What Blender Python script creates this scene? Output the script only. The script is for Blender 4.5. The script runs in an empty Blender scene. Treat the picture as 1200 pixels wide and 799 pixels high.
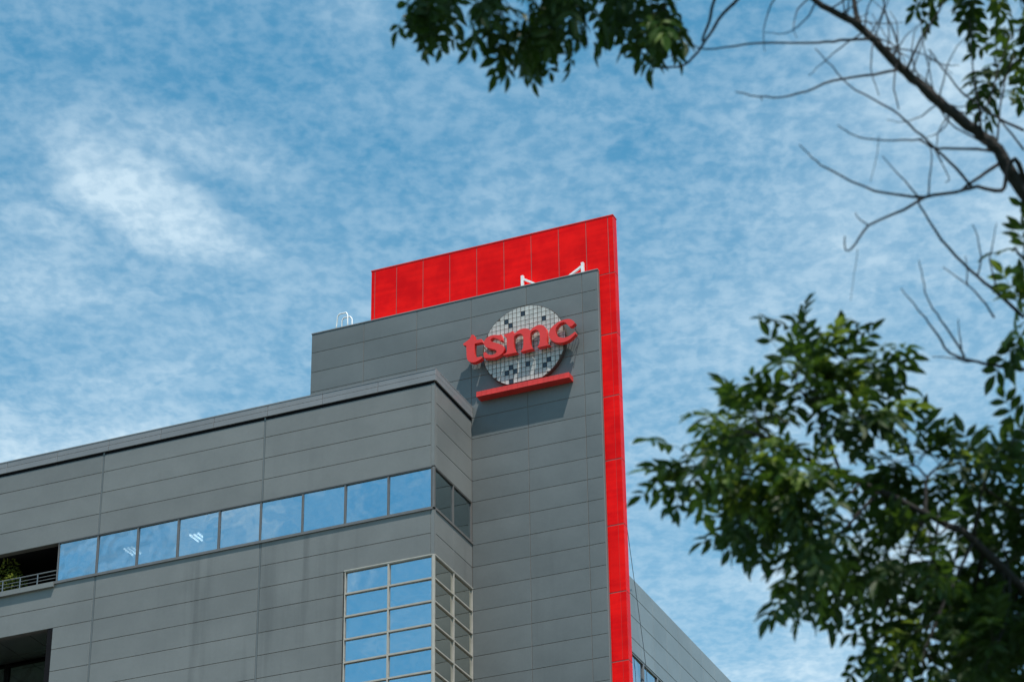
import bpy, bmesh, math, random
import numpy as np
from mathutils import Vector, Matrix

random.seed(7)
sc = bpy.context.scene
col = sc.collection

# ------------------------------------------------------------------ camera
CZ = 1.6                                       # eye height
F, PITCH, ROLL, YAW = 3075.8, 0.51007, -0.013513, 0.398696
_f = np.array([-math.sin(YAW) * math.cos(PITCH), math.cos(YAW) * math.cos(PITCH), math.sin(PITCH)])
_r = np.array([math.cos(YAW), math.sin(YAW), 0.0])
_u = np.cross(_r, _f)
RT = math.cos(ROLL) * _r + math.sin(ROLL) * _u
UP = -math.sin(ROLL) * _r + math.cos(ROLL) * _u
FW = _f
cam_d = bpy.data.cameras.new('camera')
cam = bpy.data.objects.new('camera', cam_d)
col.objects.link(cam)
cam.matrix_world = Matrix(((RT[0], UP[0], -FW[0], 0), (RT[1], UP[1], -FW[1], 0), (RT[2], UP[2], -FW[2], CZ), (0, 0, 0, 1)))
cam_d.sensor_fit = 'HORIZONTAL'
cam_d.sensor_width = 36.0
cam_d.lens = F / 1200 * 36.0
cam_d.clip_start = 0.1
cam_d.clip_end = 5000
cam_d.dof.use_dof = True
cam_d.dof.focus_distance = 84.0
cam_d.dof.aperture_fstop = 5.6
sc.camera = cam


def ray(u, v):
    return FW + RT * ((u - 600) / F) - UP * ((v - 399.5) / F)


def onY(u, v, Y):
    d = ray(u, v)
    return d * (Y / d[1]) + np.array([0, 0, CZ])


def onX(u, v, X):
    d = ray(u, v)
    return d * (X / d[0]) + np.array([0, 0, CZ])


def onZ(u, v, Z):
    d = ray(u, v)
    return d * ((Z - CZ) / d[2]) + np.array([0, 0, CZ])


def at(u, v, dep):
    return ray(u, v) * dep + np.array([0, 0, CZ])


# ------------------------------------------------------------------ world, sun, exposure
SUN = Vector((1.05, -1.0, 3.32)).normalized()
world = bpy.data.worlds.new('World')
sc.world = world
world.use_nodes = True
nt = world.node_tree
nt.nodes.clear()


class N:
    """tiny node helper"""

    def __init__(s, nt):
        s.nt = nt

    def new(s, t, **k):
        n = s.nt.nodes.new(t)
        for a, b in k.items():
            setattr(n, a, b)
        return n

    def link(s, a, b):
        s.nt.links.new(a, b)

    def val(s, sock, x):
        if hasattr(x, 'is_linked') or isinstance(x, bpy.types.NodeSocket):
            s.link(x, sock)
        else:
            sock.default_value = x

    def math(s, op, a, b=None, clamp=False):
        n = s.new('ShaderNodeMath', operation=op, use_clamp=clamp)
        s.val(n.inputs[0], a)
        if b is not None:
            s.val(n.inputs[1], b)
        return n.outputs[0]

    def vmath(s, op, a, b=None):
        n = s.new('ShaderNodeVectorMath', operation=op)
        s.val(n.inputs[0], a)
        if b is not None:
            s.val(n.inputs[1], b)
        return n.outputs['Value'] if op in ('DOT_PRODUCT', 'LENGTH') else n.outputs[0]

    def noise(s, vec, scale, detail=4.0, rough=0.5, dist=0.0):
        n = s.new('ShaderNodeTexNoise')
        if vec is not None:
            s.link(vec, n.inputs['Vector'])
        n.inputs['Scale'].default_value = scale
        n.inputs['Detail'].default_value = detail
        n.inputs['Roughness'].default_value = rough
        n.inputs['Distortion'].default_value = dist
        return n.outputs['Fac']

    def ramp(s, x, lo, hi, a=0.0, b=1.0, smooth=True):
        n = s.new('ShaderNodeMapRange', interpolation_type='SMOOTHSTEP' if smooth else 'LINEAR')
        s.val(n.inputs['Value'], x)
        n.inputs['From Min'].default_value = lo
        n.inputs['From Max'].default_value = hi
        n.inputs['To Min'].default_value = a
        n.inputs['To Max'].default_value = b
        return n.outputs['Result']

    def mix(s, f, a, b):
        n = s.new('ShaderNodeMix', data_type='RGBA')
        s.val(n.inputs['Factor'], f)
        s.val(n.inputs[6], a)
        s.val(n.inputs[7], b)
        return n.outputs[2]


w = N(nt)
sky = w.new('ShaderNodeTexSky', sky_type='NISHITA')
sky.sun_disc = False
sky.sun_elevation = math.asin(SUN.z)
sky.sun_rotation = math.atan2(SUN.x, SUN.y)
sky.altitude = 50
sky.air_density = 1.0
sky.dust_density = 0.6
sky.ozone_density = 2.2
hs = w.new('ShaderNodeHueSaturation')
hs.inputs['Hue'].default_value = 0.472
hs.inputs['Saturation'].default_value = 1.36
hs.inputs['Value'].default_value = 1.22
w.link(sky.outputs[0], hs.inputs['Color'])
bg_sky = w.new('ShaderNodeBackground')
bg_sky.inputs['Strength'].default_value = 0.12
w.link(hs.outputs[0], bg_sky.inputs['Color'])
# thin altocumulus layer: density on a plane far overhead (direction / height)
tc = w.new('ShaderNodeTexCoord')
sep = w.new('ShaderNodeSeparateXYZ')
w.link(tc.outputs['Generated'], sep.inputs[0])
zz = w.math('MAXIMUM', sep.outputs[2], 0.06)
cmb = w.new('ShaderNodeCombineXYZ')
w.link(w.math('DIVIDE', sep.outputs[0], zz), cmb.inputs[0])
w.link(w.math('DIVIDE', sep.outputs[1], zz), cmb.inputs[1])
pl = cmb.outputs[0]


def pp(u, v):
    d = ray(u, v)
    return np.array([d[0] / d[2], d[1] / d[2], 0.0])


def cloud_bank(u, v, ru, rv, ang):
    """soft elliptical bank of cloud centred in the direction of one pixel"""
    c = pp(u, v)
    J = np.stack([(pp(u + 1, v) - c)[:2], (pp(u, v + 1) - c)[:2]], axis=1)
    Ji = np.linalg.inv(J)
    ca, sa = math.cos(ang), math.sin(ang)
    A = (ca * Ji[0] + sa * Ji[1]) / ru
    B = (-sa * Ji[0] + ca * Ji[1]) / rv
    rel = w.vmath('SUBTRACT', pl_warp, tuple(c))
    a = w.vmath('DOT_PRODUCT', rel, (A[0], A[1], 0))
    b = w.vmath('DOT_PRODUCT', rel, (B[0], B[1], 0))
    r2 = w.math('ADD', w.math('MULTIPLY', a, a), w.math('MULTIPLY', b, b))
    return w.ramp(r2, 0.0, 1.0, 1.0, 0.0)


# domain warp for ragged banks
wn = w.new('ShaderNodeTexNoise')
w.link(pl, wn.inputs['Vector'])
wn.inputs['Scale'].default_value = 9.0
wn.inputs['Detail'].default_value = 3.0
wv = w.vmath('MULTIPLY', w.vmath('SUBTRACT', wn.outputs['Color'], (0.5, 0.5, 0.5)), (0.075, 0.075, 0.0))
pl_warp = w.vmath('ADD', pl, wv)
wv2 = w.vmath('MULTIPLY', w.vmath('SUBTRACT', wn.outputs['Color'], (0.5, 0.5, 0.5)), (0.012, 0.012, 0.0))
pl_soft = w.vmath('ADD', pl, wv2)
# cells stretched along the direction of view so that the rows read round from the ground
along, across = w.vmath('DOT_PRODUCT', pl_soft, (-math.sin(YAW) * 0.55, math.cos(YAW) * 0.55, 0)), w.vmath('DOT_PRODUCT', pl_soft, (math.cos(YAW), math.sin(YAW), 0))
cm2 = w.new('ShaderNodeCombineXYZ')
w.link(across, cm2.inputs[0])
w.link(along, cm2.inputs[1])
pc = cm2.outputs[0]
big = w.noise(pc, 1.7, 3.0, 0.5)
mid = w.noise(pc, 9.0, 3.0, 0.5, 0.0)
fine = w.noise(w.vmath('MULTIPLY', pc, (0.8, 1.15, 1.0)), 74.0, 2.0, 0.5, 0.3)
fine2 = w.noise(w.vmath('MULTIPLY', pc, (0.8, 1.15, 1.0)), 170.0, 3.0, 0.55, 0.0)
wisp = w.noise(w.vmath('ADD', pl_warp, (6.6, 22.2, 0.0)), 3.0, 5.0, 0.55, 0.3)
banks = None
for (u, v, ru, rv, ang, amp) in ((185, 250, 165, 58, 0.40, 0.80), (245, 168, 190, 40, 0.28, 0.24), (60, 135, 190, 60, 0.2, 0.10),
                                 (1090, 350, 380, 320, 0.3, 0.46), (130, 560, 700, 270, -0.2, 0.36), (860, 740, 520, 320, 0.7, 0.36),
                                 (380, 130, 300, 40, -0.1, 0.10), (1130, 60, 200, 120, 0.0, 0.35)):
    k = w.math('MULTIPLY', cloud_bank(u, v, ru, rv, ang), amp)
    banks = k if banks is None else w.math('ADD', banks, k)
cells = w.ramp(w.math('ADD', w.math('MULTIPLY', fine, 0.62), w.math('MULTIPLY', fine2, 0.38)), 0.33, 0.67)
patch = w.ramp(mid, 0.28, 0.74)
veil = w.ramp(big, 0.30, 0.70)
wis = w.ramp(wisp, 0.45, 0.76)
dens = w.math('ADD', w.math('MULTIPLY', cells, 0.16), w.math('MULTIPLY', patch, 0.05))
dens = w.math('ADD', w.math('MULTIPLY', dens, w.math('ADD', w.math('MULTIPLY', veil, 0.4), 0.75)), 0.045)
dens = w.math('ADD', dens, w.math('MULTIPLY', w.math('ADD', banks, w.math('MULTIPLY', wis, 1.0)), w.math('ADD', w.math('ADD', w.math('MULTIPLY', patch, 0.30), w.math('MULTIPLY', cells, 0.16)), 0.34)))
dens = w.math('MINIMUM', dens, 0.85)
bg_cl = w.new('ShaderNodeBackground')
bg_cl.inputs['Color'].default_value = (0.70, 0.88, 1.0, 1)
bg_cl.inputs['Strength'].default_value = 0.86
ms = w.new('ShaderNodeMixShader')
w.link(dens, ms.inputs[0])
w.link(bg_sky.outputs[0], ms.inputs[1])
w.link(bg_cl.outputs[0], ms.inputs[2])
wo = w.new('ShaderNodeOutputWorld')
w.link(ms.outputs[0], wo.inputs['Surface'])

sun_d = bpy.data.lights.new('sun', 'SUN')
sun_d.energy = 5.0
sun_d.angle = math.radians(0.53)
sun_d.color = (1.0, 0.95, 0.87)
sun = bpy.data.objects.new('sun', sun_d)
col.objects.link(sun)
sun.rotation_euler = SUN.to_track_quat('Z', 'Y').to_euler()
sun.location = (60, -60, 120)

vs = sc.view_settings
vs.view_transform = 'Standard'
vs.look = 'None'
vs.exposure = 0.2
vs.gamma = 1.0
vs.use_curve_mapping = False
sc.render.engine = 'CYCLES'
sc.cycles.use_denoising = True
sc.cycles.max_bounces = 8
sc.cycles.transparent_max_bounces = 24
sc.cycles.caustics_reflective = False
sc.cycles.caustics_refractive = False
sc.cycles.sample_clamp_indirect = 6.0


# ------------------------------------------------------------------ materials
def mat(name):
    m = bpy.data.materials.new(name)
    m.use_nodes = True
    m.node_tree.nodes.clear()
    n = N(m.node_tree)
    out = n.new('ShaderNodeOutputMaterial')
    return m, n, out


def plain(name, c, rough=0.5, metal=0.0, coat=0.0, vary=0.08, nscale=3.0, bump=0.0, spec=0.5, rnd=0.0):
    """principled with fine noise variation of the colour, per-piece variation and optional relief"""
    m, n, out = mat(name)
    b = n.new('ShaderNodeBsdfPrincipled')
    g = n.new('ShaderNodeTexCoord').outputs['Object']
    f = n.noise(g, nscale, 5.0, 0.6)
    lo = tuple(x * (1 - vary) for x in c) + (1,)
    hi = tuple(min(1, x * (1 + vary)) for x in c) + (1,)
    c1 = n.mix(n.ramp(f, 0.3, 0.7), lo, hi)
    if rnd:
        oi = n.new('ShaderNodeObjectInfo')
        k = n.ramp(oi.outputs['Random'], 0, 1, 1 - rnd, 1 + rnd, smooth=False)
        v = n.new('ShaderNodeHueSaturation')
        n.link(c1, v.inputs['Color'])
        n.link(k, v.inputs['Value'])
        c1 = v.outputs[0]
    n.link(c1, b.inputs['Base Color'])
    b.inputs['Roughness'].default_value = rough
    b.inputs['Metallic'].default_value = metal
    b.inputs['Coat Weight'].default_value = coat
    b.inputs['Coat Roughness'].default_value = 0.08
    b.inputs['Specular IOR Level'].default_value = spec
    if bump:
        bp = n.new('ShaderNodeBump')
        bp.inputs['Strength'].default_value = bump
        bp.inputs['Distance'].default_value = 0.02
        n.link(f, bp.inputs['Height'])
        n.link(bp.outputs[0], b.inputs['Normal'])
    n.link(b.outputs[0], out.inputs['Surface'])
    return m


def cladding(name, c, rough, streak, rnd=0.05, metal=0.0):
    """grey coated metal sheet: rain streaks, grime, faint oil-canning"""
    m, n, out = mat(name)
    b = n.new('ShaderNodeBsdfPrincipled')
    geo = n.new('ShaderNodeNewGeometry').outputs['Position']
    mp = n.new('ShaderNodeMapping')
    n.link(geo, mp.inputs['Vector'])
    mp.inputs['Scale'].default_value = (1.0, 1.0, 0.06)
    st = n.noise(mp.outputs[0], 1.9, 3.0, 0.6)
    st2 = n.noise(mp.outputs[0], 0.55, 2.0, 0.5)
    grime = n.noise(geo, 0.6, 6.0, 0.6)
    speck = n.noise(geo, 9.0, 3.0, 0.7)
    sz = n.new('ShaderNodeSeparateXYZ')
    n.link(geo, sz.inputs[0])
    below = n.ramp(sz.outputs[2], 36.30, 36.45, 1.0, 0.18)        # rain runs off the window sill
    dark = n.math('MULTIPLY', n.math('MULTIPLY', n.ramp(st, 0.50, 0.72), n.ramp(st2, 0.40, 0.66)), below)
    k = n.math('SUBTRACT', 1.0, n.math('MULTIPLY', dark, streak))
    k = n.math('MULTIPLY', k, n.ramp(grime, 0.25, 0.75, 0.90, 1.08))
    k = n.math('MULTIPLY', k, n.ramp(speck, 0.2, 0.8, 0.965, 1.03))
    oi = n.new('ShaderNodeObjectInfo')
    k = n.math('MULTIPLY', k, n.ramp(oi.outputs['Random'], 0, 1, 1 - rnd, 1 + rnd, smooth=False))
    v = n.new('ShaderNodeHueSaturation')
    v.inputs['Color'].default_value = c + (1,)
    n.link(k, v.inputs['Value'])
    n.link(v.outputs[0], b.inputs['Base Color'])
    b.inputs['Roughness'].default_value = rough
    b.inputs['Metallic'].default_value = metal
    oc = n.noise(geo, 1.1, 1.5, 0.4)
    bp = n.new('ShaderNodeBump')
    bp.inputs['Strength'].default_value = 0.22
    bp.inputs['Distance'].default_value = 0.05
    n.link(oc, bp.inputs['Height'])
    n.link(bp.outputs[0], b.inputs['Normal'])
    n.link(b.outputs[0], out.inputs['Surface'])
    return m


def glass(name, refl, tint, gloss_col):
    """thin coated pane: part mirror, part see-through"""
    m, n, out = mat(name)
    geo = n.new('ShaderNodeNewGeometry').outputs['Position']
    wob = n.noise(geo, 0.9, 2.0, 0.5)
    bp = n.new('ShaderNodeBump')
    bp.inputs['Strength'].default_value = 0.08
    bp.inputs['Distance'].default_value = 0.08
    n.link(wob, bp.inputs['Height'])
    gl = n.new('ShaderNodeBsdfGlossy')
    gl.inputs['Roughness'].default_value = 0.015
    gl.inputs['Color'].default_value = gloss_col + (1,)
    n.link(bp.outputs[0], gl.inputs['Normal'])
    tr = n.new('ShaderNodeBsdfTransparent')
    tr.inputs['Color'].default_value = tint + (1,)
    fr = n.new('ShaderNodeLayerWeight')
    fr.inputs['Blend'].default_value = 0.35
    fac = n.math('ADD', n.math('MULTIPLY', fr.outputs['Fresnel'], 0.6), refl, clamp=True)
    mx = n.new('ShaderNodeMixShader')
    n.link(fac, mx.inputs[0])
    n.link(tr.outputs[0], mx.inputs[1])
    n.link(gl.outputs[0], mx.inputs[2])
    n.link(mx.outputs[0], out.inputs['Surface'])
    return m


def leafmat(name, c1, c2, trans):
    m, n, out = mat(name)
    g = n.new('ShaderNodeNewGeometry')
    oi = n.noise(g.outputs['Position'], 5.0, 2.0, 0.5)
    isl = g.outputs['Random Per Island']
    f = n.math('ADD', n.math('MULTIPLY', isl, 0.6), n.math('MULTIPLY', oi, 0.4))
    c = n.mix(f, c1 + (1,), c2 + (1,))
    b = n.new('ShaderNodeBsdfPrincipled')
    n.link(c, b.inputs['Base Color'])
    b.inputs['Roughness'].default_value = 0.55
    b.inputs['Specular IOR Level'].default_value = 0.3
    t = n.new('ShaderNodeBsdfTranslucent')
    tc_ = n.mix(0.5, c, trans + (1,))
    n.link(tc_, t.inputs['Color'])
    mx = n.new('ShaderNodeMixShader')
    mx.inputs[0].default_value = 0.30
    n.link(b.outputs[0], mx.inputs[1])
    n.link(t.outputs[0], mx.inputs[2])
    n.link(mx.outputs[0], out.inputs['Surface'])
    return m


def emit(name, c, s):
    m, n, out = mat(name)
    e = n.new('ShaderNodeEmission')
    e.inputs['Color'].default_value = c + (1,)
    e.inputs['Strength'].default_value = s
    n.link(e.outputs[0], out.inputs['Surface'])
    return m


M = dict(
    wing=cladding('wing_cladding', (0.164, 0.169, 0.165), 0.5, 0.26, 0.05),
    tower=cladding('tower_cladding', (0.122, 0.135, 0.138), 0.5, 0.12, 0.06),
    rear=cladding('rear_cladding', (0.22, 0.25, 0.265), 0.45, 0.08, 0.04),
    coping=cladding('coping_metal', (0.20, 0.205, 0.215), 0.42, 0.05, 0.05),
    joint=plain('joint_dark', (0.10, 0.098, 0.095), 0.9),
    tjoint=plain('joint_brown', (0.15, 0.12, 0.105), 0.9),
    frame=plain('window_frame_grey', (0.165, 0.155, 0.15), 0.45, 0.3),
    bay=plain('window_frame_cream', (0.42, 0.39, 0.345), 0.5, 0.0, vary=0.12),
    red=None,
    rjoint=plain('red_joint', (0.34, 0.06, 0.055), 0.7),
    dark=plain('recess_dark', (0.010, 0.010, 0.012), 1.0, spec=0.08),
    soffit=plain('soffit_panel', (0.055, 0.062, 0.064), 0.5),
    room=plain('room_paint', (0.55, 0.56, 0.55), 0.8),
    cream=plain('room_cream', (0.72, 0.70, 0.58), 0.8),
    floor=plain('room_floor', (0.25, 0.25, 0.24), 0.7),
    glass=glass('coated_glass', 0.54, (0.72, 0.80, 0.82), (0.80, 0.90, 0.97)),
    glass_side=glass('side_glass', 0.62, (0.82, 0.93, 0.84), (1.0, 1.0, 0.90)),
    glass_dim=glass('dim_glass', 0.34, (0.55, 0.70, 0.70), (0.75, 0.90, 0.92)),
    steel=plain('white_steel', (0.80, 0.80, 0.80), 0.4),
    rail=plain('rail_steel', (0.20, 0.21, 0.22), 0.4, 0.5),
    letter=plain('letter_red', (0.68, 0.030, 0.022), 0.42, coat=0.15, vary=0.05),
    bar=plain('bar_red', (0.64, 0.032, 0.024), 0.45, vary=0.10, rnd=0.08),
    tile=plain('wafer_tile', (0.43, 0.43, 0.41), 0.22, 0.0, vary=0.18, nscale=4.0, rnd=0.12),
    tdark=plain('wafer_tile_dark', (0.022, 0.030, 0.042), 0.25, vary=0.1),
    grout=plain('wafer_grid', (0.055, 0.045, 0.038), 0.8),
    rod=plain('rod_steel', (0.10, 0.10, 0.11), 0.5, 0.4),
    bark=plain('bark', (0.016, 0.0145, 0.015), 0.85, vary=0.35, nscale=30.0, bump=0.6),
    ground=plain('ground_lawn', (0.075, 0.095, 0.045), 0.95, vary=0.3, nscale=0.6),
    paving=plain('paving', (0.19, 0.185, 0.18), 0.85, vary=0.12, nscale=2.0),
    asphalt=plain('asphalt', (0.052, 0.052, 0.054), 0.9, vary=0.2, nscale=8.0),
    kerb=plain('kerb_stone', (0.34, 0.33, 0.32), 0.8),
    paint=plain('road_paint', (0.75, 0.75, 0.72), 0.7),
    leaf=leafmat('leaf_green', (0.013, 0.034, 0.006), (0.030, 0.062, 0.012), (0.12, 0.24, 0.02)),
    leaf_l=leafmat('leaf_pale_sunlit', (0.055, 0.115, 0.018), (0.15, 0.215, 0.04), (0.36, 0.50, 0.05)),  # paler leaf copy; on the left sprays it paints in sunlight
    shrub=leafmat('shrub_leaf', (0.08, 0.14, 0.03), (0.26, 0.27, 0.05), (0.34, 0.40, 0.06)),
    soil=plain('soil', (0.05, 0.04, 0.03), 0.95),
    lamp=emit('lamp_tube', (1.0, 0.98, 0.94), 3.6),
)


def red_panel_mat():
    m, n, out = mat('red_glass_panel')
    b = n.new('ShaderNodeBsdfPrincipled')
    geo = n.new('ShaderNodeNewGeometry').outputs['Position']
    f = n.noise(geo, 1.3, 4.0, 0.6)
    oi = n.new('ShaderNodeObjectInfo')
    mpr = n.new('ShaderNodeMapping')
    n.link(geo, mpr.inputs['Vector'])
    mpr.inputs['Scale'].default_value = (0.5, 0.5, 9.0)
    f = n.math('ADD', n.math('MULTIPLY', f, 0.68), n.math('MULTIPLY', n.noise(mpr.outputs[0], 0.7, 3.0, 0.5), 0.32))
    c = n.mix(n.ramp(f, 0.36, 0.64), (0.74, 0.003, 0.004, 1), (0.94, 0.008, 0.006, 1))
    v = n.new('ShaderNodeHueSaturation')
    n.link(c, v.inputs['Color'])
    n.link(n.math('MULTIPLY', n.ramp(oi.outputs['Random'], 0, 1, 0.90, 1.03, smooth=False), n.ramp(n.noise(geo, 0.45, 3.0, 0.6), 0.3, 0.7, 0.88, 1.04)), v.inputs['Value'])
    n.link(v.outputs[0], b.inputs['Base Color'])
    b.inputs['Roughness'].default_value = 0.35
    b.inputs['Coat Weight'].default_value = 0.07
    b.inputs['Specular IOR Level'].default_value = 0.06
    b.inputs['Coat Roughness'].default_value = 0.06
    bp = n.new('ShaderNodeBump')
    bp.inputs['Strength'].default_value = 0.3
    bp.inputs['Distance'].default_value = 0.08
    n.link(n.noise(geo, 0.8, 2.0, 0.5), bp.inputs['Height'])
    n.link(bp.outputs[0], b.inputs['Coat Normal'])
    n.link(b.outputs[0], out.inputs['Surface'])
    return m


M['red'] = red_panel_mat()


# ------------------------------------------------------------------ builders
WP = {}                       # world position of each parent


def wpos(o):
    return WP.get(o.name, Vector((0, 0, 0))) if o else Vector((0, 0, 0))


def link(o, parent, pos):
    col.objects.link(o)
    o.parent = parent
    o.location = Vector(pos) - wpos(parent)
    WP[o.name] = Vector(pos)
    return o


def tag(o, label, cat=None, group=None, kind=None):
    if label:
        o['label'] = label
    if cat:
        o['category'] = cat
    if group:
        o['group'] = group
    if kind:
        o['kind'] = kind
    return o


def empty(name, pos, label, cat, group=None):
    o = bpy.data.objects.new(name, None)
    o.empty_display_size = 0.3
    link(o, None, pos)
    return tag(o, label, cat, group)


def raw(name, V, Fs, m, parent=None, smooth=False):
    """mesh from world-space vertices; origin at its centre"""
    V = np.asarray(V, float)
    c = (V.min(0) + V.max(0)) / 2
    me = bpy.data.meshes.new(name)
    me.from_pydata((V - c).tolist(), [], Fs)
    me.materials.append(m)
    if smooth:
        me.polygons.foreach_set('use_smooth', [True] * len(me.polygons))
    return link(bpy.data.objects.new(name, me), parent, c)


class MB:
    def __init__(s):
        s.V, s.F = [], []

    def add(s, V, Fs):
        o = len(s.V)
        s.V += [tuple(map(float, v)) for v in V]
        s.F += [tuple(i + o for i in f) for f in Fs]
        return s

    def box(s, x0, x1, y0, y1, z0, z1):
        V = [(x0, y0, z0), (x1, y0, z0), (x1, y1, z0), (x0, y1, z0), (x0, y0, z1), (x1, y0, z1), (x1, y1, z1), (x0, y1, z1)]
        return s.add(V, [(0, 3, 2, 1), (4, 5, 6, 7), (0, 1, 5, 4), (1, 2, 6, 5), (2, 3, 7, 6), (3, 0, 4, 7)])

    def tube(s, pts, rads, n=8, cap=True):
        pts = [Vector(p) for p in pts]
        o = len(s.V)
        t0 = (pts[1] - pts[0]).normalized()
        ref = Vector((0, 0, 1)) if abs(t0.z) < 0.9 else Vector((1, 0, 0))
        a = t0.cross(ref).normalized()
        for i, p in enumerate(pts):
            t = (pts[min(i + 1, len(pts) - 1)] - pts[max(i - 1, 0)]).normalized()
            a = (a - t * a.dot(t)).normalized()
            b = t.cross(a)
            for k in range(n):
                q = 2 * math.pi * k / n
                s.V.append(tuple(p + (a * math.cos(q) + b * math.sin(q)) * rads[i]))
        for i in range(len(pts) - 1):
            for k in range(n):
                k2 = (k + 1) % n
                s.F.append((o + i * n + k, o + i * n + k2, o + (i + 1) * n + k2, o + (i + 1) * n + k))
        if cap:
            s.F.append(tuple(o + k for k in reversed(range(n))))
            s.F.append(tuple(o + (len(pts) - 1) * n + k for k in range(n)))
        return s

    def build(s, name, m, parent=None, smooth=False):
        return raw(name, s.V, s.F, m, parent, smooth)


def box(name, x0, x1, y0, y1, z0, z1, m, parent=None):
    return MB().box(x0, x1, y0, y1, z0, z1).build(name, m, parent)


_pm = {}


def panel(x0, x1, z0, z1, yf, m, parent, name='panel', axis='Y', gap=0.007, d=0.03, ch=0.006, bulge=0.0):
    """one cladding sheet with chamfered edges; axis Y: faces -Y at y=yf; axis X: faces +X at x=yf (x0,x1 are then y)"""
    wd, h = (x1 - x0) - 2 * gap, (z1 - z0) - 2 * gap
    key = (round(wd, 4), round(h, 4), d, ch, bulge, m.name, axis, name)
    me = _pm.get(key)
    if me is None:
        V, Fs = [], []
        nx, nz = (4, 3) if bulge else (1, 1)
        for j in range(nz + 1):
            for i in range(nx + 1):
                a, b = i / nx, j / nz
                out = bulge * math.sin(math.pi * a) ** 0.6 * math.sin(math.pi * b) if bulge and 0 < i < nx and 0 < j < nz else 0.0
                V.append(((a - 0.5) * (wd - 2 * ch), -out, (b - 0.5) * (h - 2 * ch)))
        W = nx + 1
        for j in range(nz):
            for i in range(nx):
                Fs.append((j * W + i, j * W + i + 1, (j + 1) * W + i + 1, (j + 1) * W + i))
        nf = len(Fs)
        rim = [i for i in range(W)] + [j * W + nx for j in range(1, nz + 1)] + [nz * W + i for i in range(nx - 1, -1, -1)] + [j * W for j in range(nz - 1, 0, -1)]
        o1 = len(V)
        for r in rim:
            x, _, z = V[r]
            V.append((x * wd / (wd - 2 * ch), ch, z * h / (h - 2 * ch)))
        o3 = len(V)
        V += [V[r] for r in rim]
        o2 = len(V)
        for r in range(len(rim)):
            x, _, z = V[o1 + r]
            V.append((x, d, z))
        n = len(rim)
        for k in range(n):
            k2 = (k + 1) % n
            Fs.append((o3 + k2, o3 + k, o1 + k, o1 + k2))
            Fs.append((o1 + k2, o1 + k, o2 + k, o2 + k2))
        if axis == 'X':
            V = [(-y, x, z) for x, y, z in V]
        me = bpy.data.meshes.new(name)
        me.from_pydata(V, [], Fs)
        me.materials.append(m)
        if bulge:
            for p in me.polygons[:nf]:
                p.use_smooth = True
        _pm[key] = me
    o = bpy.data.objects.new(name, me)
    cx, cz = (x0 + x1) / 2, (z0 + z1) / 2
    return link(o, parent, (cx, yf, cz) if axis == 'Y' else (yf, cx, cz))


# ------------------------------------------------------------------ ground
g = raw('ground', [(-1500, -1500, 0), (1500, -1500, 0), (1500, 1500, 0), (-1500, 1500, 0)], [(0, 1, 2, 3)], M['ground'])
tag(g, None, kind='structure')
g = raw('road', [(-300, 20, 0.008), (300, 20, 0.008), (300, 34, 0.008), (-300, 34, 0.008)], [(0, 1, 2, 3)], M['asphalt'])
tag(g, None, kind='structure')
mk = MB()
for i in range(-40, 40):
    mk.add([(i * 6, 26.9, 0.013), (i * 6 + 3, 26.9, 0.013), (i * 6 + 3, 27.05, 0.013), (i * 6, 27.05, 0.013)], [(0, 1, 2, 3)])
tag(mk.build('road_marking', M['paint']), None, kind='structure')
for y in (19.8, 34.0):
    tag(box('kerb', -300, 300, y, y + 0.2, 0, 0.13, M['kerb']), None, kind='structure')
tag(box('pavement', -300, 300, 34.2, 64.9, 0.0, 0.12, M['paving']), None, kind='structure')

# ------------------------------------------------------------------ building
YL, YT = 66.0, 68.87                 # wing front plane, tower front plane
XC = -30.46                          # right face of the wing
XT0, XT1 = -36.38, -25.95            # tower left and right


def Gz(k):
    return 43.78 + CZ - 0.7515 * k


B = empty('office_building', (-38, 72, 0), 'grey panelled office building with a strip of blue windows and a tall red fin wall', 'building')

# -- wing: backing wall with openings
OX = -43.96                          # right end of the balcony and of the deep opening below it
ZW1, ZW0 = Gz(10), 34.83 + CZ        # window strip
ZB1 = Gz(14)                         # top of the corner bay and of the deep opening
ZB0 = Gz(25)
Y0, Y1 = YL + 0.03, YL + 0.22
wb = MB()
wb.box(-90, XC - 0.03, Y0, Y1, ZW1, Gz(6) - 0.02)
wb.box(-90, XC - 0.03, Y0, Y1, ZB1, ZW0)
wb.box(OX, -33.50, Y0, Y1, ZB0, ZB1)
wb.box(-90, OX, Y0, Y1, ZB0, Gz(17))
wb.box(-90, XC - 0.03, Y0, Y1, 0, ZB0)
# return side
wb.box(XC - 0.22, XC - 0.03, Y1, YT, ZW1, Gz(6) - 0.02)
wb.box(XC - 0.22, XC - 0.03, Y1, YT, ZB1, ZW0)
wb.box(XC - 0.22, XC - 0.03, Y1, YT, 0, ZB0)
# inner core, floors and roof
wing_wall = wb.build('wing_wall', M['joint'], B)
box('roof', -90, XC - 0.25, Y1 + 0.01, 96, Gz(6) - 0.5, Gz(6) - 0.1, M['joint'], B)
box('ceiling', -43.9, XC - 0.24, Y1 + 0.005, 72.3, ZW1 + 0.16, ZW1 + 0.25, M['room'], B)
box('floor_slab', -43.9, XC - 0.24, Y1 + 0.005, 72.3, ZB1 + 0.10, ZB1 + 0.40, M['floor'], B)
box('interior_wall', -90, XT0 + 5.6, 72.32, 72.5, 0, Gz(6) - 0.5, M['room'], B)
box('interior_wall', -43.94, -43.80, Y1 + 0.01, 72.3, ZB1 + 0.4, ZW1 + 0.15, M['room'], B)
box('interior_wall', -38.0, -37.85, 69.6, 72.3, ZB1 + 0.4, ZW1 + 0.15, M['room'], B)
box('column', -39.0, -38.62, 66.75, 67.15, ZB1 + 0.41, ZW1 + 0.15, M['room'], B)
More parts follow.
